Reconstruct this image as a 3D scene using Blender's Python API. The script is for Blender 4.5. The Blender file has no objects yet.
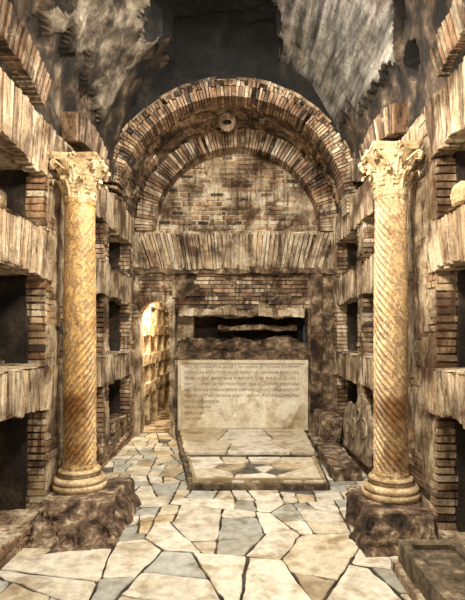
import bpy, math, random
from math import sin, cos, pi, sqrt
from mathutils import Vector, noise
random.seed(7)
R=random.random
def rr(a,b): return a+(b-a)*random.random()
F=500.0; CH=1.55; VX=237; VY=335
def nz(x,y,z,s=1.0,o=4):
    return noise.fractal(Vector((x*s,y*s,z*s)),0.9,2.0,o)

# ---------------- mesh builder ----------------
class MB:
    def __init__(s): s.v=[];s.f=[];s.c=[];s.m=[];s.sm=[]
    def add(s,verts,faces,col,mat=0,smooth=False):
        o=len(s.v); s.v+= [tuple(p) for p in verts]
        if isinstance(col,list): s.c+=col
        else: s.c+=[col]*len(verts)
        for f in faces:
            s.f.append([i+o for i in f]); s.m.append(mat); s.sm.append(smooth)
    def grid(s,pts,nu,nv,col,mat=0,smooth=True,closeu=False,flip=False):
        fs=[]
        for j in range(nv-1):
            for i in range(nu if closeu else nu-1):
                a=j*nu+i; b=j*nu+(i+1)%nu; c=(j+1)*nu+(i+1)%nu; d=(j+1)*nu+i
                fs.append((d,c,b,a) if flip else (a,b,c,d))
        s.add(pts,fs,col,mat,smooth)
    def build(s,name,mats,parent=None):
        me=bpy.data.meshes.new(name); me.from_pydata(s.v,[],s.f); 
        a=me.color_attributes.new('Col','FLOAT_COLOR','POINT')
        flat=[]
        for c in s.c: flat+= [c[0],c[1],c[2],1.0]
        a.data.foreach_set('color',flat)
        me.polygons.foreach_set('material_index',s.m)
        me.polygons.foreach_set('use_smooth',s.sm)
        for m in mats: me.materials.append(m)
        me.update()
        ob=bpy.data.objects.new(name,me); bpy.context.scene.collection.objects.link(ob)
        if parent: ob.parent=parent
        return ob
BF=[(0,3,2,1),(4,5,6,7),(0,1,5,4),(1,2,6,5),(2,3,7,6),(3,0,4,7)]
def obox(mb,tw,u0,u1,v0,v1,w0,w1,col,mat=0,j=0.004,shear=0.0):
    P=[]
    for w in (w0,w1):
        for (u,v) in ((u0,v0),(u1,v0),(u1,v1),(u0,v1)):
            uu=u+rr(-j,j)+(shear if v==v1 else 0)
            P.append(tw(uu,v+rr(-j,j),w+rr(-j,j)))
    mb.add(P,BF,col,mat)
def rough_box(mb,lo,hi,col,mat=0,seg=0.1,amp=0.02,ns=3.0,smooth=True):
    lo=Vector(lo);hi=Vector(hi);d=hi-lo
    for ax in range(3):
        a,b=(ax+1)%3,(ax+2)%3
        na=max(2,int(d[a]/seg)+2); nb=max(2,int(d[b]/seg)+2)
        for side in (0,1):
            pts=[]
            for jb in range(nb):
                for ia in range(na):
                    p=Vector((0,0,0)); p[ax]=hi[ax] if side else lo[ax]
                    p[a]=lo[a]+d[a]*ia/(na-1); p[b]=lo[b]+d[b]*jb/(nb-1)
                    q=p*ns
                    n=Vector((noise.fractal(q,0.8,2,4),noise.fractal(q+Vector((31,7,3)),0.8,2,4),noise.fractal(q+Vector((5,57,13)),0.8,2,4)))
                    pts.append(p+n*amp)
            mb.grid(pts,na,nb,col,mat,smooth,flip=(side==0))
PAL=[(0.60,0.45,0.29),(0.45,0.30,0.18),(0.27,0.165,0.10),(0.095,0.07,0.05),(0.74,0.64,0.49),(0.50,0.30,0.175),(0.37,0.26,0.175)]
WB=[5,3,1,0.35,6,1.2,2]
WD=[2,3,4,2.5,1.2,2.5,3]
WT=[4,3,2.5,0.9,3,4,3]
def bc(w=None,k0=1.0):
    c=random.choices(PAL,weights=w or [4,3,2,1,3,2,2])[0]; k=rr(0.88,1.08)*k0
    if w is WB: c=tuple(x*0.6+y*0.4 for x,y in zip(c,(0.60,0.49,0.34)))
    return (c[0]*k,c[1]*k,c[2]*k)
def brick_field(mb,tw,u0,u1,v0,v1,w,depth=0.08,bl=0.2,bh=0.045,gap=0.014,inside=None,wt=None,mat=0,jw=0.009):
    v=v0
    while v<v1-0.015:
        h=min(bh*rr(0.8,1.12),v1-v)
        u=u0-(bl*rr(0.0,0.8)); 
        while u<u1:
            l=bl*rr(0.5,1.25); a=max(u,u0); b=min(u+l,u1)
            if b-a>0.02 and (inside is None or inside((a+b)/2,v+h/2)):
                if R()>0.05:
                    obox(mb,tw,a,b,v,v+h,w-depth,w+rr(-jw,jw),bc(wt),mat)
            u+=l+gap
        v+=h+gap
def soldier(mb,tw,u0,u1,v0,v1,w,depth=0.12,bw=0.05,gap=0.007,fan=0.10,wt=WB,mat=0,jw=0.006,zig=0.018):
    uc=(u0+u1)/2; u=u0
    while u<u1-0.01:
        b=bw*rr(0.5,1.3); b=min(b,u1-u)
        sh=fan*(u-uc)/((u1-u0)/2+1e-6)
        e=abs((u-uc)/((u1-u0)/2))
        x=sh if e<0.93 else 0
        if R()>0.04:
            dn=zig*2.2*nz(u,v0*3,w,2.5)
            obox(mb,tw,u,u+b,v0+rr(-0.01,0.01)+dn,v1+rr(-0.015,0.01)+zig*nz(u,v1*5,2,2.5),w-depth,w+rr(-jw,jw)+0.018*nz(u,v0,3,1.5),bc(wt),mat,0.004,x)
        u+=b+gap
def ring(mb,cx,cz,y0,y1,r0,r1,a0,a1,bw=0.055,gap=0.01,wt=WB,mat=0,jy=0.01):
    a=a0
    while a<a1:
        da=bw*rr(0.6,1.25)/r0; 
        P=[]
        yy=y0+rr(-jy,jy); ro=r1+rr(-0.02,0.015)
        for y in (yy,y1):
            for (r,t) in ((r0,a),(r0,a+da),(ro,a+da),(ro,a)):
                P.append((cx+r*cos(t)+rr(-.003,.003),y,cz+r*sin(t)+rr(-.003,.003)))
        if R()>0.03: mb.add(P,BF,bc(wt),mat)
        a+=da+gap/r0

# ---------------- materials ----------------
def new_mat(name):
    m=bpy.data.materials.new(name); m.use_nodes=True
    nt=m.node_tree; nt.nodes.clear()
    out=nt.nodes.new('ShaderNodeOutputMaterial'); b=nt.nodes.new('ShaderNodeBsdfPrincipled')
    nt.links.new(b.outputs[0],out.inputs[0]); b.inputs['Roughness'].default_value=0.85
    return m,nt,b
def N(nt,t,**k):
    n=nt.nodes.new(t)
    for a,v in k.items(): setattr(n,a,v)
    return n
def ramp(nt,stops,src):
    r=N(nt,'ShaderNodeValToRGB'); e=r.color_ramp.elements
    while len(e)<len(stops): e.new(0.5)
    for i,(p,c) in enumerate(stops):
        e[i].position=p; e[i].color=(c[0],c[1],c[2],1) if not isinstance(c,(int,float)) else (c,c,c,1)
    nt.links.new(src,r.inputs[0]); return r.outputs[0]
def noise_n(nt,vec,scale,detail=8,rough=0.6,dist=0.0):
    n=N(nt,'ShaderNodeTexNoise'); n.inputs['Scale'].default_value=scale; n.inputs['Detail'].default_value=detail
    n.inputs['Roughness'].default_value=rough; n.inputs['Distortion'].default_value=dist
    nt.links.new(vec,n.inputs['Vector']); return n.outputs['Fac']
def mapping(nt,scale=(1,1,1),rot=(0,0,0)):
    t=N(nt,'ShaderNodeTexCoord'); m=N(nt,'ShaderNodeMapping'); m.inputs['Scale'].default_value=scale; m.inputs['Rotation'].default_value=rot
    nt.links.new(t.outputs['Object'],m.inputs['Vector']); return m.outputs[0]
def mix(nt,fac,a,b,mode='MIX'):
    x=N(nt,'ShaderNodeMix',data_type='RGBA',blend_type=mode)
    for s,v in ((0,fac),(6,a),(7,b)):
        if isinstance(v,(int,float)): x.inputs[s].default_value=v
        elif isinstance(v,tuple): x.inputs[s].default_value=(v[0],v[1],v[2],1)
        else: nt.links.new(v,x.inputs[s])
    return x.outputs[2]
def bump(nt,b,h,strength=0.6,dist=0.02):
    n=N(nt,'ShaderNodeBump'); n.inputs['Strength'].default_value=strength; n.inputs['Distance'].default_value=dist
    nt.links.new(h,n.inputs['Height']); nt.links.new(n.outputs[0],b.inputs['Normal'])
def attr(nt):
    a=N(nt,'ShaderNodeAttribute'); a.attribute_name='Col'; return a.outputs['Color']
def stone(name,stops=None,scale=3,usecol=False,stretch=(1,1,1),rot=(0,0,0),grime=(0.38,0.55),gcol=(0.22,0.17,0.13),gscale=2.0,bs=0.7,bd=0.02,fs=40,rough=0.88,plaster=None,streak=None,fc=(0.45,1.25)):
    m,nt,b=new_mat(name); v=mapping(nt,stretch,rot); v1=mapping(nt)
    n1=noise_n(nt,v,scale,10,0.65,0.4); n2=noise_n(nt,v1,gscale,8,0.65,0.3); n3=noise_n(nt,v1,fs,6,0.7)
    c=ramp(nt,stops,n1) if stops else attr(nt)
    if stops and usecol: c=mix(nt,1.0,c,attr(nt),'MULTIPLY')
    if plaster:
        np_=noise_n(nt,v,plaster[1],10,0.75,0.5)
        c=mix(nt,ramp(nt,[(plaster[2],0),(plaster[2]+0.07,0.8)],np_),c,plaster[0])
    if streak:
        ns=noise_n(nt,mapping(nt,(8,8,1.0)),2.2,8,0.68,0.6)
        c=mix(nt,1.0,c,ramp(nt,[(0.37,(0.26,0.20,0.15)),(0.50,1),(0.58,1),(0.68,1.3)],ns),'MULTIPLY')
    c=mix(nt,1.0,c,ramp(nt,[(0.3,fc[0]),(0.65,fc[1])],n3),'MULTIPLY')
    c=mix(nt,1.0,c,ramp(nt,[(grime[0],gcol),(grime[1],1)],n2),'MULTIPLY')
    nt.links.new(c,b.inputs['Base Color']); b.inputs['Roughness'].default_value=rough
    h=mix(nt,0.5,n1,n3); bump(nt,b,h,bs,bd)
    return m
M_brick=stone('old_brick',None,3,gscale=2.0,grime=(0.40,0.56),gcol=(0.20,0.145,0.105),bs=0.8,bd=0.012,fs=50,plaster=((0.68,0.58,0.42),3.2,0.53),streak=True,fc=(0.55,1.2))
M_mortar=stone('lime_mortar',[(0.32,(0.17,0.12,0.08)),(0.43,(0.38,0.29,0.19)),(0.54,(0.63,0.52,0.37)),(0.68,(0.82,0.73,0.57))],4,bs=0.8,bd=0.025,gscale=2.0,grime=(0.39,0.55),gcol=(0.24,0.175,0.125),streak=True,fc=(0.55,1.2))
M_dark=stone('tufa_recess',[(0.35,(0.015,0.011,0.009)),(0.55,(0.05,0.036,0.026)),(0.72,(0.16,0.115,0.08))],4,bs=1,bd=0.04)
M_brown=stone('crumbled_rock',[(0.37,(0.045,0.028,0.018)),(0.48,(0.16,0.105,0.062)),(0.58,(0.36,0.255,0.16)),(0.70,(0.68,0.56,0.41))],6,bs=1,bd=0.04,grime=(0.38,0.52))
M_plast=stone('vault_plaster',[(0.34,(0.03,0.027,0.025)),(0.44,(0.115,0.103,0.09)),(0.54,(0.26,0.235,0.205)),(0.68,(0.50,0.455,0.395))],2.4,stretch=(5.5,0.6,3.5),rot=(0.0,0.0,0.3),bs=0.9,bd=0.03,gscale=1.2,grime=(0.38,0.54),gcol=(0.3,0.25,0.2),fs=30,fc=(0.6,1.2))
M_darkrock=stone('dark_rock',[(0.35,(0.006,0.006,0.006)),(0.55,(0.022,0.020,0.019)),(0.74,(0.09,0.076,0.065))],2.5,bs=1,bd=0.05,gcol=(0.5,0.45,0.4))  # near-black rock tone for the vault centre, its dent and the arch end wall
M_grey=stone('grey_rock',[(0.35,(0.028,0.020,0.014)),(0.45,(0.11,0.083,0.057)),(0.55,(0.26,0.215,0.16)),(0.69,(0.48,0.42,0.33))],4,bs=0.9,bd=0.04,gscale=1.7,grime=(0.43,0.54),gcol=(0.10,0.07,0.05),fs=25,fc=(0.6,1.2))
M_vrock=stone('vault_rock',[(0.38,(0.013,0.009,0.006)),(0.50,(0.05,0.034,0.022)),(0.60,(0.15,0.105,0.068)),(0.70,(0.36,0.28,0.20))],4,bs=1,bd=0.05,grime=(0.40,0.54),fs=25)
M_ped=stone('travertine_block',[(0.36,(0.035,0.022,0.015)),(0.45,(0.14,0.088,0.06)),(0.55,(0.33,0.23,0.15)),(0.65,(0.78,0.65,0.48))],9,bs=1,bd=0.05,grime=(0.34,0.50))
M_green=stone('weathered_tomb_stone',[(0.35,(0.06,0.047,0.03)),(0.55,(0.20,0.155,0.10)),(0.7,(0.48,0.39,0.27))],9,bs=0.8,bd=0.02)
M_slab=stone('floor_marble',None,3,gscale=3.5,grime=(0.37,0.50),gcol=(0.58,0.51,0.42),bs=0.3,bd=0.006,fs=12,rough=0.5,fc=(0.65,1.2))
M_grout=stone('floor_earth',[(0.35,(0.035,0.026,0.018)),(0.7,(0.12,0.09,0.06))],12,bs=0.6)
M_plaque=stone('inscribed_marble',[(0.32,(0.52,0.48,0.40)),(0.46,(0.74,0.70,0.61)),(0.65,(0.92,0.89,0.81))],2.5,usecol=True,gscale=3,grime=(0.34,0.5),gcol=(0.6,0.5,0.37),bs=0.3,bd=0.006,rough=0.55,fc=(0.75,1.1))
M_fresco=stone('fresco_plaster',[(0.34,(0.24,0.13,0.07)),(0.44,(0.54,0.40,0.24)),(0.54,(0.84,0.74,0.55)),(0.66,(0.46,0.38,0.25))],6,gscale=4,bs=0.4,bd=0.01)
M_relief=stone('stained_relief_marble',[(0.36,(0.14,0.10,0.065)),(0.48,(0.36,0.28,0.19)),(0.62,(0.62,0.53,0.39))],7,gscale=4,bs=0.4,bd=0.01)
M_letter,nt,b=new_mat('letter_paint'); 
c=ramp(nt,[(0.40,(0.14,0.11,0.08)),(0.60,(0.42,0.36,0.28))],noise_n(nt,mapping(nt),9)); nt.links.new(c,b.inputs['Base Color'])
def marble_col(name,base,vein,light,vs):
    m,nt,b=new_mat(name); v=mapping(nt)
    d=noise_n(nt,v,3.0,8,0.65,1.5); e=noise_n(nt,mapping(nt,(1.6,1.6,0.9)),5,8,0.7,2.0); f=noise_n(nt,v,50,4,0.6)
    c=ramp(nt,[(0.30,light),(0.45,base),(0.60,tuple(x*0.8 for x in base)),(0.75,light)],d)
    vv=ramp(nt,[(0.45,0),(0.48,vs),(0.505,vs),(0.535,0)],e)
    c=mix(nt,vv,c,vein)
    c=mix(nt,1.0,c,ramp(nt,[(0.3,0.65),(0.65,1.12)],f),'MULTIPLY')
    g=noise_n(nt,v,2.0,6,0.6); c=mix(nt,1.0,c,ramp(nt,[(0.38,(0.42,0.30,0.2)),(0.52,1)],g),'MULTIPLY')
    nt.links.new(c,b.inputs['Base Color']); b.inputs['Roughness'].default_value=0.5
    bump(nt,b,f,0.3,0.004); return m
M_colL=marble_col('yellow_marble',(0.76,0.50,0.20),(0.22,0.145,0.11),(0.86,0.68,0.38),0.85)
M_colR=marble_col('veined_marble',(0.80,0.59,0.33),(0.25,0.17,0.125),(0.90,0.78,0.55),0.8)
M_cap=stone('carved_capital_stone',[(0.34,(0.36,0.25,0.13)),(0.5,(0.68,0.53,0.32)),(0.66,(0.86,0.75,0.53))],7,bs=0.5,bd=0.01,grime=(0.34,0.50),gcol=(0.36,0.26,0.17))
WM=[M_brick,M_mortar,M_dark,M_brown,M_plast,M_darkrock,M_grey,M_fresco,M_vrock]
W1=(1,1,1)

XL,XR=-1.57,1.47
YB=7.7
# ---------------- side walls ----------------
def side_wall(side):
    mb=MB(); X=XL if side<0 else XR; s=1 if side<0 else -1
    tw=lambda u,v,w: (X+s*w,u,v)
    def rb(u0,u1,v0,v1,w0,w1,mat,amp=0.02,seg=0.1):
        xs=sorted((X+s*w0,X+s*w1)); rough_box(mb,(xs[0],u0,v0),(xs[1],u1,v1),W1,mat,seg,amp)
    D=-0.62
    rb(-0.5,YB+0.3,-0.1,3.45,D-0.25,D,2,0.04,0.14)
    if side<0: opens=[(0.0,1.75),(2.15,4.12),(4.85,5.9),(6.12,7.35)]
    else: opens=[(0.0,1.55),(1.95,3.70),(4.65,5.85),(6.1,7.35)]
    tiers=[(0.12,0.97),(1.30,2.02),(2.40,2.88)]
    zb=[(0.97,1.30),(2.02,2.40),(2.88,3.30)]
    for k,(a,b_) in enumerate(zb):
        rb(-0.5,YB,a+0.015,b_-0.01,D-0.02,-0.002,1,0.025,0.06)
    rb(-0.5,YB,-0.1,0.12,D,-0.01,1,0.03)
    edges=[-0.5]+[e for o in opens for e in o]+[YB]
    for i in range(0,len(edges),2):
        u0,u1=edges[i],edges[i+1]
        rb(u0+0.012,u1-0.012,-0.1,3.32,D-0.02,-0.006,1,0.032,0.06)
        for (a,b_) in tiers:
            brick_field(mb,tw,u0,u1,a,b_,0.0,wt=None,bl=0.22,inside=lambda u,v:nz(u,v,4+side,1.8)>0.0)
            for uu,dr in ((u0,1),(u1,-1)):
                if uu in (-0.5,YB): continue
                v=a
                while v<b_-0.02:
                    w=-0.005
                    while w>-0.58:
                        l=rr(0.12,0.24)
                        k0=1.0 if w>-0.05 else (0.30 if w>-0.25 else 0.12)  # inner jamb bricks darken with depth, niche shade put into their colour
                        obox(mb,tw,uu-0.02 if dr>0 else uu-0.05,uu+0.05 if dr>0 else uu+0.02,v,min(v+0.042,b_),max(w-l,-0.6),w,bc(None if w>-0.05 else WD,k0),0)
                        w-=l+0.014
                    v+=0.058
                xs=sorted((X+s*(-0.60),X+s*(-0.15)))
                yy=(uu-0.045,uu+0.03) if dr>0 else (uu-0.03,uu+0.045)
                rough_box(mb,(xs[0],yy[0],a-0.02),(xs[1],yy[1],b_+0.02),W1,2,0.06,0.02)  # near-black liner deepens the painted shade on the inner jamb
    for k,(a,b_) in enumerate(zb):
        for i,o in enumerate(opens):
            soldier(mb,tw,o[0]-0.12,o[1]+0.12,a,b_,0.012+0.012*R(),wt=WB,fan=0.16,bw=0.045)
        for i in range(0,len(edges),2):
            u0=edges[i]+ (0.13 if i else 0); u1=edges[i+1]-(0.13 if i+2<len(edges) else 0)
            if u1-u0>0.05: brick_field(mb,tw,u0,u1,a,b_,0.0,bl=0.24,wt=WB,inside=lambda u,v:nz(u,v,8+side,1.6)>-0.05)
        for o in opens:
            if k<2 :
                pts=[];n=int((o[1]-o[0])/0.04)
                for j in range(6):
                    for q in range(n+1):
                        u=o[0]+(o[1]-o[0])*q/n; t=j/5
                        pr=0.025+0.04*nz(u,k*3+side,0,3)
                        pts.append(tw(u,b_+0.0+0.02*sin(pi*t)+0.010*nz(u,t,3,5),-0.55*(1-t)+pr*t))
                mb.grid(pts,n+1,6,W1,1,True)
    brick_field(mb,tw,-0.5,YB,0.0,0.12,0.01,bl=0.26,wt=WD)
    for o in opens[2:]:
        rb(o[0],o[1],0.0,0.40,D,-0.03,3,0.03); brick_field(mb,tw,o[0],o[1],0.12,0.40,0.0,wt=WD,inside=lambda u,v:nz(u,v,1,2)>-0.1)
    for o in opens:
        for (a,b_) in tiers[1:]:
            u=o[0]+0.1
            while u<o[1]-0.2:
                l=rr(0.15,0.4)
                rb(u,u+l,a-0.02,a+rr(0.02,0.08),D+rr(0,0.1),-rr(0.25,0.4),3,0.04,0.06)
                u+=l+rr(0,0.3)
    for o in opens[1:]:
        uc=(o[0]+o[1])/2; hw=(o[1]-o[0])/2+0.1; 
        u=o[0]
        while u<o[1]-0.05:
            t=(u-uc)/hw; h=0.22*sqrt(max(0,1-t*t))
            lean=-0.10*t
            z0=3.34+h
            inx=lambda z: (1.58-1.58*sqrt(max(0,1-((z-3.28)/2.0)**2))) if z>3.28 else 0
            obox(mb,lambda a,b,c: tw(a,b,c+inx(b)-0.035),u,u+0.045,z0-0.02,z0+0.22,-0.1,0.03+rr(-.01,.01),bc(WD),0,0.003,-lean)
            u+=0.056
    return mb.build('wall_left' if side<0 else 'wall_right',WM)
side_wall(-1); side_wall(1)

# ---------------- ceiling vault ----------------
mb=MB()
nu,nv=190,250
VC=(XL+XR)/2
pts=[];tag=[]
for j in range(nv):
    y=-0.5+(6.75+0.5)*j/(nv-1)
    for i in range(nu):
        t=-0.03+(pi+0.06)*i/(nu-1)
        n=nz(cos(t)*1.5,y,sin(t)*1.5,1.1,5); n2=nz(cos(t)*1.5+9,y,sin(t)*1.5,4.0,5)
        e0=math.radians(26)+0.14*nz(y,5,6,1.6)+0.05*nz(y,1,4,7)
        e1=math.radians(66)+0.16*nz(y,3,1,1.2)+0.05*nz(y,1,1,6); e2=math.radians(124)+0.22*nz(y,8,1,1.5)+0.06*nz(y,1,4,6)
        r=1.0
        if t<e0: k=3; r+=0.03+0.035*n+0.016*n2
        elif t<e1: k=0; r+=0.014*n+0.009*n2
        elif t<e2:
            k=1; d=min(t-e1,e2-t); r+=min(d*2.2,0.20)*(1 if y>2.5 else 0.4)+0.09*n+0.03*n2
        else:
            patch= (t<math.radians(156)+0.18*nz(y,2,8,2)) and 4.0+0.3*nz(t,1,1,3)<y<5.8
            k=2 if patch else 3; r+=0.04*n+0.022*n2+(0.045 if not patch else 0)
        dh=sqrt(((t-0.30)*1.6)**2+(y-4.3)**2)
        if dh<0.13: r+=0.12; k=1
        pts.append((VC+1.58*r*cos(t),y,3.28+2.0*r*sin(t))); tag.append(k)
mb.v+=pts; mb.c+=[W1]*len(pts)
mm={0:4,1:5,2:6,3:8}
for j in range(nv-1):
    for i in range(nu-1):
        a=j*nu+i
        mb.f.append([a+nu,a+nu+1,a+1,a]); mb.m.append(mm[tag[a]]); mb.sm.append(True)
mb.build('ceiling',WM)

# ---------------- back wall ----------------
mb=MB(); twb=lambda u,v,w:(u,YB-w,v)
CZ=3.13
def rb3(x0,x1,z0,z1,w0,w1,mat,amp=0.02,seg=0.08,col=W1): rough_box(mb,(x0,YB-w1,z0),(x1,YB-w0,z1),col,mat,seg,amp)
rb3(1.10,XR+0.05,-0.1,2.52,-0.35,0.0,3,0.03)
rb3(1.13,1.30,0.4,2.5,-0.2,0.07,3,0.02,0.06)
rb3(-1.04,1.10,-0.1,1.20,-0.35,-0.06,1,0.02)
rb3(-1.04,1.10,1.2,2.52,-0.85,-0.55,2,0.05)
rb3(-1.04,1.10,1.90,2.52,-0.5,-0.03,3,0.03)
rb3(-1.04,-0.96,0,2.1,-0.4,0.02,1,0.015,0.05)
rb3(-1.64,-0.95,2.12,2.52,-0.4,0.0,1,0.02)
rb3(-1.64,1.55,2.50,3.12,-0.40,-0.02,1,0.02)
rb3(-1.64,-1.50,-0.1,2.2,-0.3,0.0,1,0.02)
dc=-1.27; dr=0.235; dz=1.84
P=[];n=25
for lay in (0.02,-0.35):
    for i in range(n):
        t=pi*i/(n-1); P.append((dc+dr*cos(t),YB-lay,dz+dr*sin(t)))
    for i in range(n):
        t=pi*i/(n-1); P.append((dc+0.27*max(-1,min(1,1.5*cos(t))),YB-lay,dz+0.32 if abs(cos(t))<0.67 else dz+0.32*sin(t)/0.745))
fs=[]
for i in range(n-1):
    fs.append((i,i+1,n+i+1,n+i)); fs.append((i+1,i,2*n+i,2*n+i+1))
mb.add(P,fs,W1,1,False)
ring(mb,dc,dz,YB-0.04,YB+0.05,dr,dr+0.08,0.05,pi-0.05,bw=0.04,mat=0,wt=WB)
rb3(-0.97,1.09,1.18,1.29,-0.55,-0.02,3,0.05,0.05)
rb3(-0.95,1.06,1.26,1.42,-0.55,-0.20,3,0.09,0.035)
rb3(-0.80,0.98,1.42,1.48,-0.55,-0.28,3,0.08,0.035)
rb3(-0.30,0.95,1.63,1.69,-0.55,-0.12,3,0.05,0.035)
rb3(-0.9,1.05,1.84,1.95,-0.45,0.07,1,0.05,0.045)
brick_field(mb,twb,-1.0,1.12,1.96,2.50,0.0,bl=0.26,bh=0.05,wt=WD,inside=lambda u,v: nz(u,v,3,2)>-0.12)
brick_field(mb,twb,1.12,XR,0.0,2.50,0.03,bl=0.2,wt=WD,inside=lambda u,v: nz(u,v,9,1.7)>0.22)
brick_field(mb,twb,-1.5,-1.0,2.16,2.50,0.03,bl=0.2,wt=None)
soldier(mb,twb,-1.60,1.52,2.56,3.11,0.09,depth=0.3,bw=0.05,fan=0.22,wt=WB)
rb3(-1.6,1.52,3.085,3.14,-0.4,0.05,1,0.015,0.06)
rb3(-1.55,1.5,2.49,2.58,-0.3,0.08,3,0.04,0.04)
rb3(-1.6,1.6,3.12,4.7,-0.5,-0.182,1,0.02,0.07)
brick_field(mb,twb,-1.35,1.35,3.15,4.45,-0.17,bl=0.22,bh=0.048,gap=0.027,inside=lambda u,v:u*u+(v-CZ)**2<1.30**2 and nz(u,v,2,2)>-0.45,wt=WT,jw=0.008)
ring(mb,0,CZ,YB-0.12,YB+0.3,1.27,1.55,0.0,pi,bw=0.040,gap=0.010,wt=WT)
ring(mb,0,CZ,YB-0.02,YB+0.3,1.55,1.66,0.0,pi,bw=0.3,wt=WD)
BC=-0.08
nu,nv=90,30; pts=[]
for j in range(nv):
    y=6.5+1.25*j/(nv-1); cx=BC*(1-j/(nv-1))
    for i in range(nu):
        t=-0.05+(pi+0.1)*i/(nu-1); n=nz(cos(t)*2,y,sin(t)*2,2.5,4)
        r=1.575+0.03*n; pts.append((cx+r*cos(t),y,CZ+r*sin(t)))
mb.grid(pts,nu,nv,W1,3,True,flip=True)
for k in range(6):
    y=6.62+k*0.175
    a=0.02
    while a<pi:
        da=rr(0.035,0.05)
        if nz(cos(a)*2,y,sin(a)*2,1.6)>-0.05:
            P=[]
            ri=1.555+rr(-.012,.012)
            for yy in (y,y+0.16):
                cx=BC*(1-(yy-6.5)/1.25)
                for (r,t) in ((ri,a),(ri,a+da),(1.65,a+da),(1.65,a)): P.append((cx+r*cos(t),yy,CZ+r*sin(t)))
            mb.add(P,BF,bc(WD),0)
        a+=da+0.009
ring(mb,BC,CZ,6.42,6.75,1.49,1.63,0.0,pi,bw=0.036,gap=0.010,wt=WD)
ring(mb,BC,CZ,6.45,6.75,1.645,1.72,0.0,pi,bw=0.040,gap=0.010,wt=WD)
ring(mb,BC,CZ,6.48,6.75,1.735,1.77,0.0,pi,bw=0.22,wt=WD)
nu,nv=120,24; pts=[]
for j in range(nv):
    for i in range(nu):
        t=-0.1+(pi+0.2)*i/(nu-1); r=1.56+1.5*j/(nv-1); n=nz(r*cos(t),6.6,r*sin(t),2.2,5)
        pts.append((BC+r*cos(t),6.56+0.07*n-0.12*max(0,r-1.8)*0.6,CZ+r*sin(t)))
mb.grid(pts,nu,nv,W1,5,True)
# gallery beyond the doorway
rough_box(mb,(-1.95,7.9,-0.1),(-1.60,11.2,2.8),W1,7,0.08,0.03)
rough_box(mb,(-1.02,8.05,-0.1),(-0.7,11.2,2.8),W1,7,0.12,0.03)
rough_box(mb,(-2.0,11.2,-0.1),(-0.7,11.4,2.8),W1,7,0.12,0.03)
rough_box(mb,(-2.0,8.05,2.5),(-0.7,11.2,2.8),W1,1,0.12,0.04)
rough_box(mb,(-2.0,7.75,-0.12),(-0.7,11.2,-0.01),W1,1,0.12,0.01)
for z in (0.55,1.05,1.55,2.05):
    rough_box(mb,(-1.62,8.0,z),(-1.50,11.1,z+0.17),W1,7,0.05,0.03)
for u in (7.98,8.7,9.5,10.3):
    rough_box(mb,(-1.62,u,0.0),(-1.52,u+0.18,2.1),W1,7,0.05,0.02)
mb.build('wall_back',WM)

# clay vent ring in the barrel crown
mb=MB(); pts=[]
nu,nv=28,12
for j in range(nv):
    a=2*pi*j/(nv-1)
    for i in range(nu):
        t=2*pi*i/nu; r=0.095+0.035*cos(a)
        pts.append((-0.14+r*cos(t),7.10+r*sin(t)*0.5,4.57+0.04*sin(a)-r*sin(t)*0.7))
mb.grid(pts,nu,nv,(0.34,0.25,0.16),0,True,closeu=True)
pts=[]
for j in range(6):
    for i in range(nu):
        t=2*pi*i/nu; r=0.09*(1-0.19*j); pts.append((-0.14+r*cos(t),7.12+r*sin(t)*0.5+0.008*j,4.59+0.012*j-r*sin(t)*0.7))
mb.grid(pts,nu,6,W1,1,True,closeu=True)
mb.build('clay_vent_ring',[M_brick,M_dark])

# ---------------- floor ----------------
def clip(poly,px,py,nx,ny):
    out=[]
    for i in range(len(poly)):
        a=poly[i];b=poly[(i+1)%len(poly)]
        da=(a[0]-px)*nx+(a[1]-py)*ny; db=(b[0]-px)*nx+(b[1]-py)*ny
        if da<=0: out.append(a)
        if (da<0<db) or (db<0<da):
            t=da/(da-db); out.append((a[0]+t*(b[0]-a[0]),a[1]+t*(b[1]-a[1])))
    return out
def area(p): return abs(sum(p[i][0]*p[(i+1)%len(p)][1]-p[(i+1)%len(p)][0]*p[i][1] for i in range(len(p))))/2
def voronoi(sites,bounds,gap):
    x0,y0,x1,y1=bounds; res=[]
    for i,s in enumerate(sites):
        poly=[(x0,y0),(x1,y0),(x1,y1),(x0,y1)]
        for k,q in enumerate(sites):
            if k==i: continue
            dx,dy=q[0]-s[0],q[1]-s[1]; L=sqrt(dx*dx+dy*dy)
            if L>3.2 or L<1e-6: continue
            poly=clip(poly,(s[0]+q[0])/2-dx/L*gap/2,(s[1]+q[1])/2-dy/L*gap/2,dx,dy)
            if len(poly)<3: break
        if len(poly)>=3: res.append((i,poly))
    return res
def split(p,g):
    xs=[q[0] for q in p]; ys=[q[1] for q in p]
    cx=sum(xs)/len(xs);cy=sum(ys)/len(ys)
    wx=max(xs)-min(xs); wy=max(ys)-min(ys)
    ang=(0 if wx>wy*rr(0.75,1.25) else pi/2)+random.gauss(0,0.22)
    nx,ny=cos(ang),sin(ang); s=rr(-0.18,0.18)*max(wx,wy)
    cx+=nx*s; cy+=ny*s
    return clip(p,cx-nx*g/2,cy-ny*g/2,nx,ny),clip(p,cx+nx*g/2,cy+ny*g/2,-nx,-ny)
FC={'c':(0.70,0.63,0.49),'g':(0.39,0.385,0.335),'d':(0.13,0.125,0.115),'y':(0.62,0.51,0.34),'w':(0.80,0.76,0.66),'b':(0.50,0.515,0.48),'t':(0.49,0.41,0.29)}
random.seed(46)
GAP=0.013
x0,x1=XL-0.05,XR+0.05
def trg(cx,cy):
    if cy<4.3: t=0.15
    elif cy<5.1: t=0.08
    else: t=0.05
    if cx<-0.45 and cy>4.0: t=0.05
    return t
slabs=[]
st=[]
y=-0.3
while y<8:
    for k in range(3): st.append((x0+0.5+k*1.05+rr(-.28,.28),y+rr(-.28,.28)))
    y+=0.9
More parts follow.
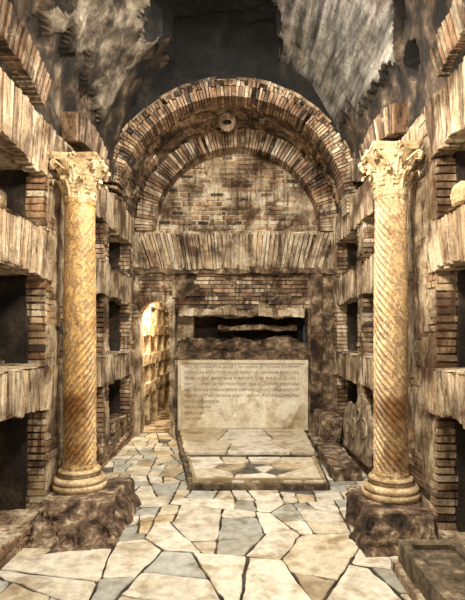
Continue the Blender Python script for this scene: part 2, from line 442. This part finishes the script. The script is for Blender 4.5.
stack=[p for i,p in voronoi(st,(x0,-0.5,x1,YB+0.2),GAP)]
while stack:
    p=stack.pop(); cx=sum(q[0] for q in p)/len(p); cy=sum(q[1] for q in p)/len(p)
    if area(p)>trg(cx,cy)*rr(0.5,2.0):
        a,b=split(p,GAP)
        if len(a)>2 and len(b)>2: stack+= [a,b]; continue
    if area(p)>0.002: slabs.append(p)
mb=MB()
rough_box(mb,(XL-0.1,-0.5,-0.15),(XR+0.1,YB+0.3,-0.008),W1,1,0.15,0.003)
def slab(mb,poly,z0,zf,col,mat=0,jit=0.012,seg=0.06,cut=0.025,bev=0.005,seed=0):
    q0=[]
    n=len(poly)
    for k in range(n):
        a=poly[k-1];b=poly[k];c=poly[(k+1)%n]
        for o in (a,c):
            L=sqrt((o[0]-b[0])**2+(o[1]-b[1])**2)+1e-6; f=min(cut*rr(0.1,1),L*0.3)/L
            q0.append((b[0]+(o[0]-b[0])*f,b[1]+(o[1]-b[1])*f))
    pp=[]
    for k in range(len(q0)):
        a=q0[k];b=q0[(k+1)%len(q0)]; L=sqrt((a[0]-b[0])**2+(a[1]-b[1])**2); m=max(1,int(L/seg))
        for q in range(m):
            t=q/m; x=a[0]+t*(b[0]-a[0]); yy=a[1]+t*(b[1]-a[1])
            pp.append((x+jit*nz(x,yy,seed,6),yy+jit*nz(x,yy,seed+50,6)))
    n=len(pp); cx=sum(p[0] for p in pp)/n; cy=sum(p[1] for p in pp)/n
    sh=lambda p:(cx+(p[0]-cx)*(1-bev/max(0.05,sqrt((p[0]-cx)**2+(p[1]-cy)**2))),cy+(p[1]-cy)*(1-bev/max(0.05,sqrt((p[0]-cx)**2+(p[1]-cy)**2))))
    P=[(*sh(p),zf(*p)) for p in pp]+[(p[0],p[1],zf(*p)-0.005) for p in pp]+[(p[0],p[1],z0) for p in pp]
    fs=[tuple(range(n))]
    for q in range(n):
        r_=(q+1)%n; fs.append((n+q,n+r_,r_,q)); fs.append((2*n+q,2*n+r_,n+r_,n+q))
    mb.add(P,fs,col,mat)
for i,p in enumerate(slabs):
    cx=sum(q[0] for q in p)/len(p); cy=sum(q[1] for q in p)/len(p)
    if area(p)>0.11: ch=random.choice('wwcwwbgwcw')
    else: ch=random.choice('cgwbcwgwctcbdwyw')
    k=rr(0.84,1.06); c=tuple(v*k for v in FC[ch]); h=rr(-0.003,0.003); tx,ty=rr(-.008,.008),rr(-.008,.008)
    slab(mb,p,-0.05,lambda x,y,cx=cx,cy=cy:h+tx*(x-cx)+ty*(y-cy),c,0,0.015,seed=i)
mb.build('floor',[M_slab,M_grout])

# ---------------- marble tomb platform ----------------
mb=MB()
slab(mb,[(-0.48,4.98),(0.93,4.98),(0.98,6.02),(-0.66,6.02)],0.0,lambda x,y:0.062,(0.10,0.08,0.05),1,0.006)
def clipconvex(poly,conv):
    n=len(conv)
    for i in range(n):
        a=conv[i];b=conv[(i+1)%n]; poly=clip(poly,a[0],a[1],(b[1]-a[1]),-(b[0]-a[0]))
        if len(poly)<3: return None
    return poly
random.seed(5)
st=[(-0.25,5.25),(0.2,5.15),(0.62,5.25),(-0.3,5.75),(0.7,5.8),(0.3,5.85),(0.0,5.55),(0.12,5.42),(0.3,5.5),(0.45,5.42),(0.22,5.65),(-0.02,5.8),(0.5,5.62)]
cc=['c','w','c','w','c','w','t','d','w','d','d','c','y']
for i,p in voronoi(st,(-0.7,4.9,1.1,6.1),0.02):
    p=clipconvex(p,[(-0.44,5.03),(0.89,5.03),(0.93,5.98),(-0.60,5.98)])
    if p:
        z=0.088+rr(0,0.006) if cc[i]!='d' else 0.068
        slab(mb,p,0.04,lambda x,y:z,FC[cc[i]],0,0.02,seed=i)
for a,b_ in (((-0.44,5.03),(0.89,5.03)),((0.89,5.03),(0.93,5.98)),((-0.60,5.98),(-0.44,5.03))):
    dx,dy=b_[0]-a[0],b_[1]-a[1];L=sqrt(dx*dx+dy*dy);nx,ny=-dy/L*0.035,dx/L*0.035
    slab(mb,[a,b_,(b_[0]+nx,b_[1]+ny),(a[0]+nx,a[1]+ny)],0.04,lambda x,y:0.105,(0.42,0.34,0.22),0,0.004,cut=0.01)
slab(mb,[(-0.68,6.06),(0.99,6.06),(1.05,7.58),(-0.92,7.58)],0.0,lambda x,y:0.09,(0.12,0.09,0.06),1,0.006)
st=[(-0.5,6.4),(0.3,6.3),(0.8,6.5),(-0.5,7.2),(0.1,7.1),(0.8,7.2)]
for i,p in voronoi(st,(-1,6,1.2,7.7),0.02):
    p=clipconvex(p,[(-0.64,6.10),(0.95,6.10),(1.01,7.55),(-0.87,7.55)])
    if p:
        z=0.125+rr(0,0.006); slab(mb,p,0.06,lambda x,y:z,FC['cwcywc'[i]],0,0.015,seed=i)
mb.build('marble_tomb_slab',[M_slab,M_green])

mb=MB(); rough_box(mb,(1.02,5.3,-0.02),(1.32,7.3,0.13),W1,0,0.06,0.02); rough_box(mb,(1.14,6.75,0.1),(1.42,7.5,0.42),W1,0,0.06,0.04)
mb.build('stone_kerb',[M_ped])

# carved marble relief fragment leaning on the right wall, just clear of the kerb
mb=MB()
out=[(5.25,0.155),(6.45,0.155),(6.55,0.50),(6.30,0.72),(6.05,0.66),(5.75,0.88),(5.45,0.80),(5.22,0.55)]
pp=[]
for k in range(len(out)):
    a=out[k];b_=out[(k+1)%len(out)]
    for q in range(8):
        t=q/8; u=a[0]+t*(b_[0]-a[0]); v=a[1]+t*(b_[1]-a[1]); pp.append((u+0.02*nz(u,v,1,8),v+0.015*nz(u,v,5,8)))
n=len(pp); fx=lambda v,w:1.365+0.05*v/0.9-w
P=[(fx(v,0.0),u,v) for u,v in pp]+[(fx(v,-0.04),u,v) for u,v in pp]
mb.add(P,[tuple(range(n))]+[(n+q,n+(q+1)%n,(q+1)%n,q) for q in range(n)],(1,1,1),0)
for (cu_,cv,rad,a0,a1) in ((5.5,0.5,0.16,0,5.2),(5.95,0.42,0.15,1,6.0),(5.75,0.62,0.09,0,6.28),(6.25,0.42,0.12,2,7)):
    pts=[];m=40
    for j in range(m):
        a=a0+(a1-a0)*j/(m-1); r=rad*(1-0.5*j/m)
        for i in range(6):
            b2=2*pi*i/6; rad2=r+0.018*cos(b2); u=cu_+rad2*cos(a); v=cv+rad2*sin(a)*0.9
            pts.append((fx(v,0.010*sin(b2)+0.002),u,v))
    mb.grid(pts,6,m,(1,1,1),0,True,closeu=True)
mb.build('marble_relief_fragment',[M_relief])

# ---------------- inscription plaque ----------------
emp=bpy.data.objects.new('marble_inscription_plaque',None); bpy.context.scene.collection.objects.link(emp)
mb=MB(); PX0,PX1,PZ0,PZ1=-0.90,1.08,0.10,1.17
twp=lambda u,v,w:(u,7.62-w,v)
obox(mb,twp,PX0,PX1,PZ0,PZ1,-0.14,-0.002,(0.55,0.48,0.38),0,0.0)
st=[(-0.55,0.9),(0.35,0.95),(0.9,0.8),(-0.75,0.4),(-0.25,0.55),(0.25,0.42),(0.75,0.32),(-0.35,0.18),(0.95,0.2)]
pc=[(.96,.93,.87),(.95,.92,.86),(.93,.90,.82),(.80,.71,.55),(1.02,1.0,.93),(1.15,1.13,1.06),(1.06,1.03,.95),(1.12,1.09,1.0),(.74,.65,.5)]
for i,p in voronoi(st,(PX0+0.05,PZ0+0.04,PX1-0.05,PZ1-0.05),0.003):
    n0=[]
    for k in range(len(p)):
        a=p[k];b=p[(k+1)%len(p)]; L=sqrt((a[0]-b[0])**2+(a[1]-b[1])**2); n=max(1,int(L/0.04))
        for q in range(n):
            t=q/n; x=a[0]+t*(b[0]-a[0]); z=a[1]+t*(b[1]-a[1])
            e=0 if (x<PX0+0.06 or x>PX1-0.06 or z<PZ0+0.05 or z>PZ1-0.06) else 0.04
            n0.append((x+e*nz(x,z,1,6),z+e*nz(x,z,7,6)))
    n=len(n0); w=rr(0.006,0.009)
    P=[twp(x,z,w) for x,z in n0]+[twp(x,z,-0.02) for x,z in n0]
    fs=[tuple(range(n))]+[(n+q,n+(q+1)%n,(q+1)%n,q) for q in range(n)]
    mb.add(P,fs,pc[i],0)
for (a,b_,c_,d) in ((PX0,PX1,PZ1-0.05,PZ1),(PX0,PX1,PZ0,PZ0+0.04),(PX0,PX0+0.05,PZ0,PZ1),(PX1-0.05,PX1,PZ0,PZ1)):
    obox(mb,twp,a,b_,c_,d,-0.05,0.03,(0.85,0.8,0.7),0,0.002)
mb.build('slab',[M_plaque],emp)
lines=["HIC CONGESTA IACET QVAERIS SI TVRBA PIORVM","CORPORA SANCTORVM RETINENT VENERANDA SEPVLCRA","SVBLIMES ANIMAS RAPVIT SIBI REGIA CAELI","HIC COMITES XYSTI PORTANT QVI EX HOSTE TROPAEA","HIC NVMERVS PROCERVM SERVAT QVI ALTARIA CHRISTI","HIC POSITVS LONGA VIXIT QVI IN PACE SACERDOS","HIC CONFESSORES SANCTI QVOS GRAECIA MISIT","HIC IVVENES PVERIQVE SENES CASTIQVE","QVIS MAGE VIRGINEVM PLACVIT RETINERE","HIC FATEOR DAMASVS VOLVI MEA CONDERE"]
for i,l in enumerate(lines):
    if i>5: l=l[:18-3*(i-6)]
    cu=bpy.data.curves.new('inscription_line','FONT'); cu.body=l; cu.size=0.054; cu.extrude=0.001
    ob=bpy.data.objects.new('inscription_line_%d'%(i+1),cu); bpy.context.scene.collection.objects.link(ob)
    ob.rotation_euler=(pi/2,0,0); ob.location=(-0.80,7.608,1.05-i*0.088); ob.parent=emp; cu.materials.append(M_letter)
    bpy.context.view_layer.update()
    wd=ob.dimensions.x
    if i<=5: ob.scale=(1.74/max(wd,0.1),1,1)
# ---------------- columns ----------------
def column(X,Y,zb,H,mat,tw_dir,upper_amp):
    e=bpy.data.objects.new('spiral_fluted_column',None); bpy.context.scene.collection.objects.link(e); e.location=(X,Y,zb)
    hb=0.17; hc=0.36; hs=H-hb-hc
    mb=MB(); nu,nv=224,420; pts=[]
    for j in range(nv):
        t=j/(nv-1); z=hb+hs*t; Rr=0.136-0.012*t+0.006*sin(pi*t)
        if t<0.012: Rr+=0.008
        if t>0.985: Rr+=0.010
        k=1.0 if t<0.42 else max(upper_amp,1-(t-0.42)/0.12)
        if t<0.02 or t>0.975:k=0
        for i in range(nu):
            a=2*pi*i/nu; ph=(14*a+tw_dir*z*100)
            fl=abs(sin(ph/2))
            r=Rr-0.024*k*(1-fl**0.8)+0.0025*nz(cos(a),sin(a),z*2,3)
            pts.append((r*cos(a),r*sin(a),z))
    mb.grid(pts,nu,nv,W1,0,True,closeu=True)
    mb.build('shaft',[mat],e)
    mb=MB(); prof=[(0.0,0.0),(0.225,0.0),(0.225,0.045),(0.205,0.05)]
    for i in range(9):
        a=-pi/2+pi*i/8; prof.append((0.190+0.028*cos(a),0.078+0.026*sin(a)))
    for i in range(7):
        a=pi*i/6; prof.append((0.185-0.022*sin(a),0.106+0.012*(1-cos(a))))
    for i in range(9):
        a=-pi/2+pi*i/8; prof.append((0.158+0.02*cos(a),0.150+0.017*sin(a)))
    prof+=[(0.145,0.17),(0.143,0.185),(0.12,0.19)]
    nu=64; pts=[]
    for (r,z) in prof:
        for i in range(nu):
            a=2*pi*i/nu; q=r*(1+0.012*nz(cos(a)*2,sin(a)*2,z*6+X,2)); pts.append((q*cos(a),q*sin(a),z))
    mb.grid(pts,nu,len(prof),W1,0,True,closeu=True); mb.build('base',[M_cap],e)
    mb=MB(); z0=H-hc
    bell=lambda t:0.118+0.012*t+0.07*t**3
    nu=64; pts=[]
    for j in range(20):
        t=j/19
        for i in range(nu):
            a=2*pi*i/nu; pts.append((bell(t)*cos(a),bell(t)*sin(a),z0+t*(hc-0.05)))
    mb.grid(pts,nu,20,(0.6,0.5,0.4),0,True,closeu=True)
    pts=[]
    for j in range(7):
        b_=-pi/2+pi*j/6
        for i in range(nu):
            a=2*pi*i/nu; r=0.122+0.016*cos(b_); pts.append((r*cos(a),r*sin(a),z0+0.01+0.014*sin(b_)))
    mb.grid(pts,nu,7,W1,0,True,closeu=True)
    def leaf(a0,zs,h,w0,curl,off):
        nu_,nv_=13,22; P=[]
        for j in range(nv_):
            v=j/(nv_-1)
            if v<0.75:
                zz=zs+h*(v/0.75)*0.92; ex=0.0+0.03*(v/0.75)**2*curl
            else:
                b_=(v-0.75)/0.25*pi*1.05; zz=zs+h*0.92+0.028*sin(b_); ex=0.03*curl+0.026*(1-cos(b_))*curl
            tt=(zz-z0)/(hc-0.05); rb=bell(max(0,min(1,tt)))+off
            wd=w0*(0.75+0.45*sin(pi*min(1,v*1.05)))*(1-0.55*max(0,v-0.6)/0.4)*(1+0.16*sin(v*5*2*pi))
            for i in range(nu_):
                u=-1+2*i/(nu_-1); rl=0.006*cos(u*pi*3)+0.012*(1-abs(u))
                r=rb+ex+rl; a=a0+u*wd/rb
                P.append((r*cos(a),r*sin(a),zz-0.012*abs(u)*sin(v*5*2*pi)))
        mb.grid(P,nu_,nv_,W1,0,True)
    for k in range(8): leaf(2*pi*k/8+pi/8,z0+0.02,0.125,0.042,1.0,0.006)
    for k in range(8): leaf(2*pi*k/8,z0+0.05,0.19,0.042,1.1,0.002)
    for k in range(4):
        for sgn in (-1,1):
            a0=pi/4+k*pi/2; P=[];n=40; tube=6
            for j in range(n):
                t=j/(n-1)
                if t<0.4:
                    q=t/0.4; r=0.15+0.085*q; z=z0+0.19+0.105*q**0.8; da=sgn*(0.32*(1-q)+0.05)
                else:
                    q=(t-0.4)/0.6; sp=0.036*(1-0.8*q); b_=pi/2-q*pi*3.2
                    r=0.232+sp*cos(b_)*1.0; z=z0+0.26+sp*sin(b_)+0.0; da=sgn*0.05
                a=a0+da; th=0.013*(1-0.4*t)
                for i in range(tube):
                    b2=2*pi*i/tube; s_=sin(b2+0.8)*0.010
                    P.append(((r+th*cos(b2))*cos(a)-sin(a0)*s_,(r+th*cos(b2))*sin(a)+cos(a0)*s_,z+th*sin(b2)))
            mb.grid(P,tube,n,W1,0,True,closeu=True)
    P=[];prof=[(0.90,H-0.055),(0.93,H-0.045),(0.97,H-0.03),(1.0,H-0.022),(1.0,H),(0.0,H)]
    nu=96
    for (s_,z) in prof:
        for i in range(nu):
            a=2*pi*i/nu; m=(a+pi/4)%(pi/2)-pi/4
            r=0.195/cos(m)*(0.92+0.10*(abs(m)/(pi/4))**2); r=min(r,0.262)
            P.append((s_*r*cos(a),s_*r*sin(a),z))
    mb.grid(P,nu,len(prof),W1,0,False,closeu=True)
    for k in range(4):
        a=k*pi/2
        for q in range(5):
            b_=2*pi*q/5; cx,cy,cz=0.195*cos(a)-0.018*cos(b_)*sin(a),0.195*sin(a)+0.018*cos(b_)*cos(a),H-0.03+0.018*sin(b_)
            pts=[]
            for jj in range(6):
                f_=pi*jj/5
                for ii in range(8):
                    g=2*pi*ii/8; pts.append((cx+0.014*sin(f_)*cos(g),cy+0.014*sin(f_)*sin(g),cz+0.014*cos(f_)))
            mb.grid(pts,8,6,W1,0,True,closeu=True)
    mb.build('capital',[M_cap],e)
    return e
column(-1.345,4.28,0.25,2.80,M_colL,-1,0.15)
column(1.245,4.05,0.25,2.80,M_colR,1,0.85)

# ---------------- pedestals ----------------
def pedestal(top,bot,seed):
    mb=MB(); n=40; L=18; pts=[]; m=4*n
    for j in range(L):
        t=j/(L-1)
        x0=bot[0]+(top[0]-bot[0])*t**0.7; x1=bot[1]+(top[1]-bot[1])*t**0.7; y0=bot[2]+(top[2]-bot[2])*t**0.7; y1=bot[3]+(top[3]-bot[3])*t
        for i in range(m):
            k=i//n; q=(i%n)/n
            x,y=[(x0+(x1-x0)*q,y0),(x1,y0+(y1-y0)*q),(x1-(x1-x0)*q,y1),(x0,y1-(y1-y0)*q)][k]
            z=0.245*t-0.03*(1-t)
            a=nz(x,y,z+seed,4,6); b_=nz(x+5,y,z+seed,4,6)
            led=0.03*(1 if nz(x,y,z*3+seed,2.5)>0 else 0)*(0<t<0.9)
            amp=0.05 if t<0.95 else 0.025
            pts.append((x+amp*a,y+amp*b_-led, z+(0.018*b_ if 0<t<1 else 0)))
    mb.grid(pts,m,L,W1,0,True,closeu=True)
    tp=pts[-m:]; c=(sum(p[0] for p in tp)/m,sum(p[1] for p in tp)/m,0.25)
    mb.add(tp+[c],[(i,(i+1)%m,m) for i in range(m)],W1,0)
    return mb.build('stone_pedestal',[M_ped])
pedestal((-1.55,-0.98,3.90,4.58),(-1.52,-0.88,3.56,4.60),3)
pedestal((0.96,1.44,3.64,4.33),(0.90,1.44,3.46,4.40),9)
def rubble(name,cx,cy,cz,sx,sy,sz,mat,seed):
    mb=MB(); nu,nv=20,14; pts=[]
    for j in range(nv):
        f=pi*j/(nv-1)
        for i in range(nu):
            t=2*pi*i/nu; d=Vector((sin(f)*cos(t),sin(f)*sin(t),cos(f)))
            k=1/max(abs(d.x),abs(d.y),abs(d.z))**0.6; k*=1+0.22*noise.noise(d*1.8+Vector((seed,0,0)))
            pts.append((cx+sx*d.x*k,cy+sy*d.y*k,cz+sz*d.z*k))
    mb.grid(pts,nu,nv,W1,0,False,closeu=True); return mb.build(name,[mat])
rubble('marble_fragment',1.53,3.38,2.50,0.06,0.10,0.08,M_cap,4)
rubble('marble_fragment',-1.70,3.45,2.49,0.08,0.12,0.08,M_brown,5)
mb=MB()
rough_box(mb,(1.06,2.2,-0.03),(1.12,3.30,0.20),W1,0,0.05,0.012)
rough_box(mb,(1.08,3.22,-0.03),(1.44,3.30,0.20),W1,0,0.05,0.012)
rough_box(mb,(1.08,2.2,-0.03),(1.44,2.28,0.20),W1,0,0.05,0.012)
rough_box(mb,(1.38,2.2,-0.03),(1.44,3.30,0.20),W1,0,0.05,0.012)
rough_box(mb,(1.11,2.26,-0.03),(1.41,3.24,0.17),W1,0,0.05,0.02)
rough_box(mb,(1.02,2.2,-0.03),(1.07,3.32,0.06),W1,1,0.05,0.012)
mb.build('stone_sarcophagus',[M_green,M_mortar])

# ---------------- lights ----------------
def light(name,typ,loc,energy,col,size=0.5,target=None,**k):
    l=bpy.data.lights.new(name,typ); l.energy=energy; l.color=col
    if typ=='AREA': l.size=size
    else: l.shadow_soft_size=size
    for a,v in k.items(): setattr(l,a,v)
    o=bpy.data.objects.new(name,l); bpy.context.scene.collection.objects.link(o); o.location=loc
    if target: o.rotation_euler=(Vector(target)-Vector(loc)).to_track_quat('-Z','Y').to_euler()
    return o
light('flood_lamp','AREA',(0.1,2.4,3.4),138,(1,0.86,0.66),0.35,(0,5.6,0.7))
light('skylight_lamp','AREA',(0.1,4.3,4.75),150,(1,0.93,0.80),0.5,(0,6.6,0.3))
light('fill_lamp','AREA',(0.2,0.6,2.1),24,(1,0.86,0.67),0.5,(0,6,1.7))
light('gallery_lamp','POINT',(-1.25,8.3,2.30),200,(1,0.82,0.54),0.06)
w=bpy.data.worlds.new('World'); bpy.context.scene.world=w; w.use_nodes=True
w.node_tree.nodes['Background'].inputs[0].default_value=(0.85,0.9,1,1); w.node_tree.nodes['Background'].inputs[1].default_value=0.05
# ---------------- camera ----------------
cd=bpy.data.cameras.new('camera'); cam=bpy.data.objects.new('camera',cd); bpy.context.scene.collection.objects.link(cam)
cam.location=(0,0,CH); cam.rotation_euler=(pi/2,0,0); cd.sensor_fit='VERTICAL'; cd.sensor_height=36; cd.lens=F/600*36
cd.shift_x=(232.5-VX)/600; cd.shift_y=(VY-300)/600
cd.clip_start=0.05
bpy.context.scene.camera=cam
bpy.context.scene.view_settings.view_transform='Standard'
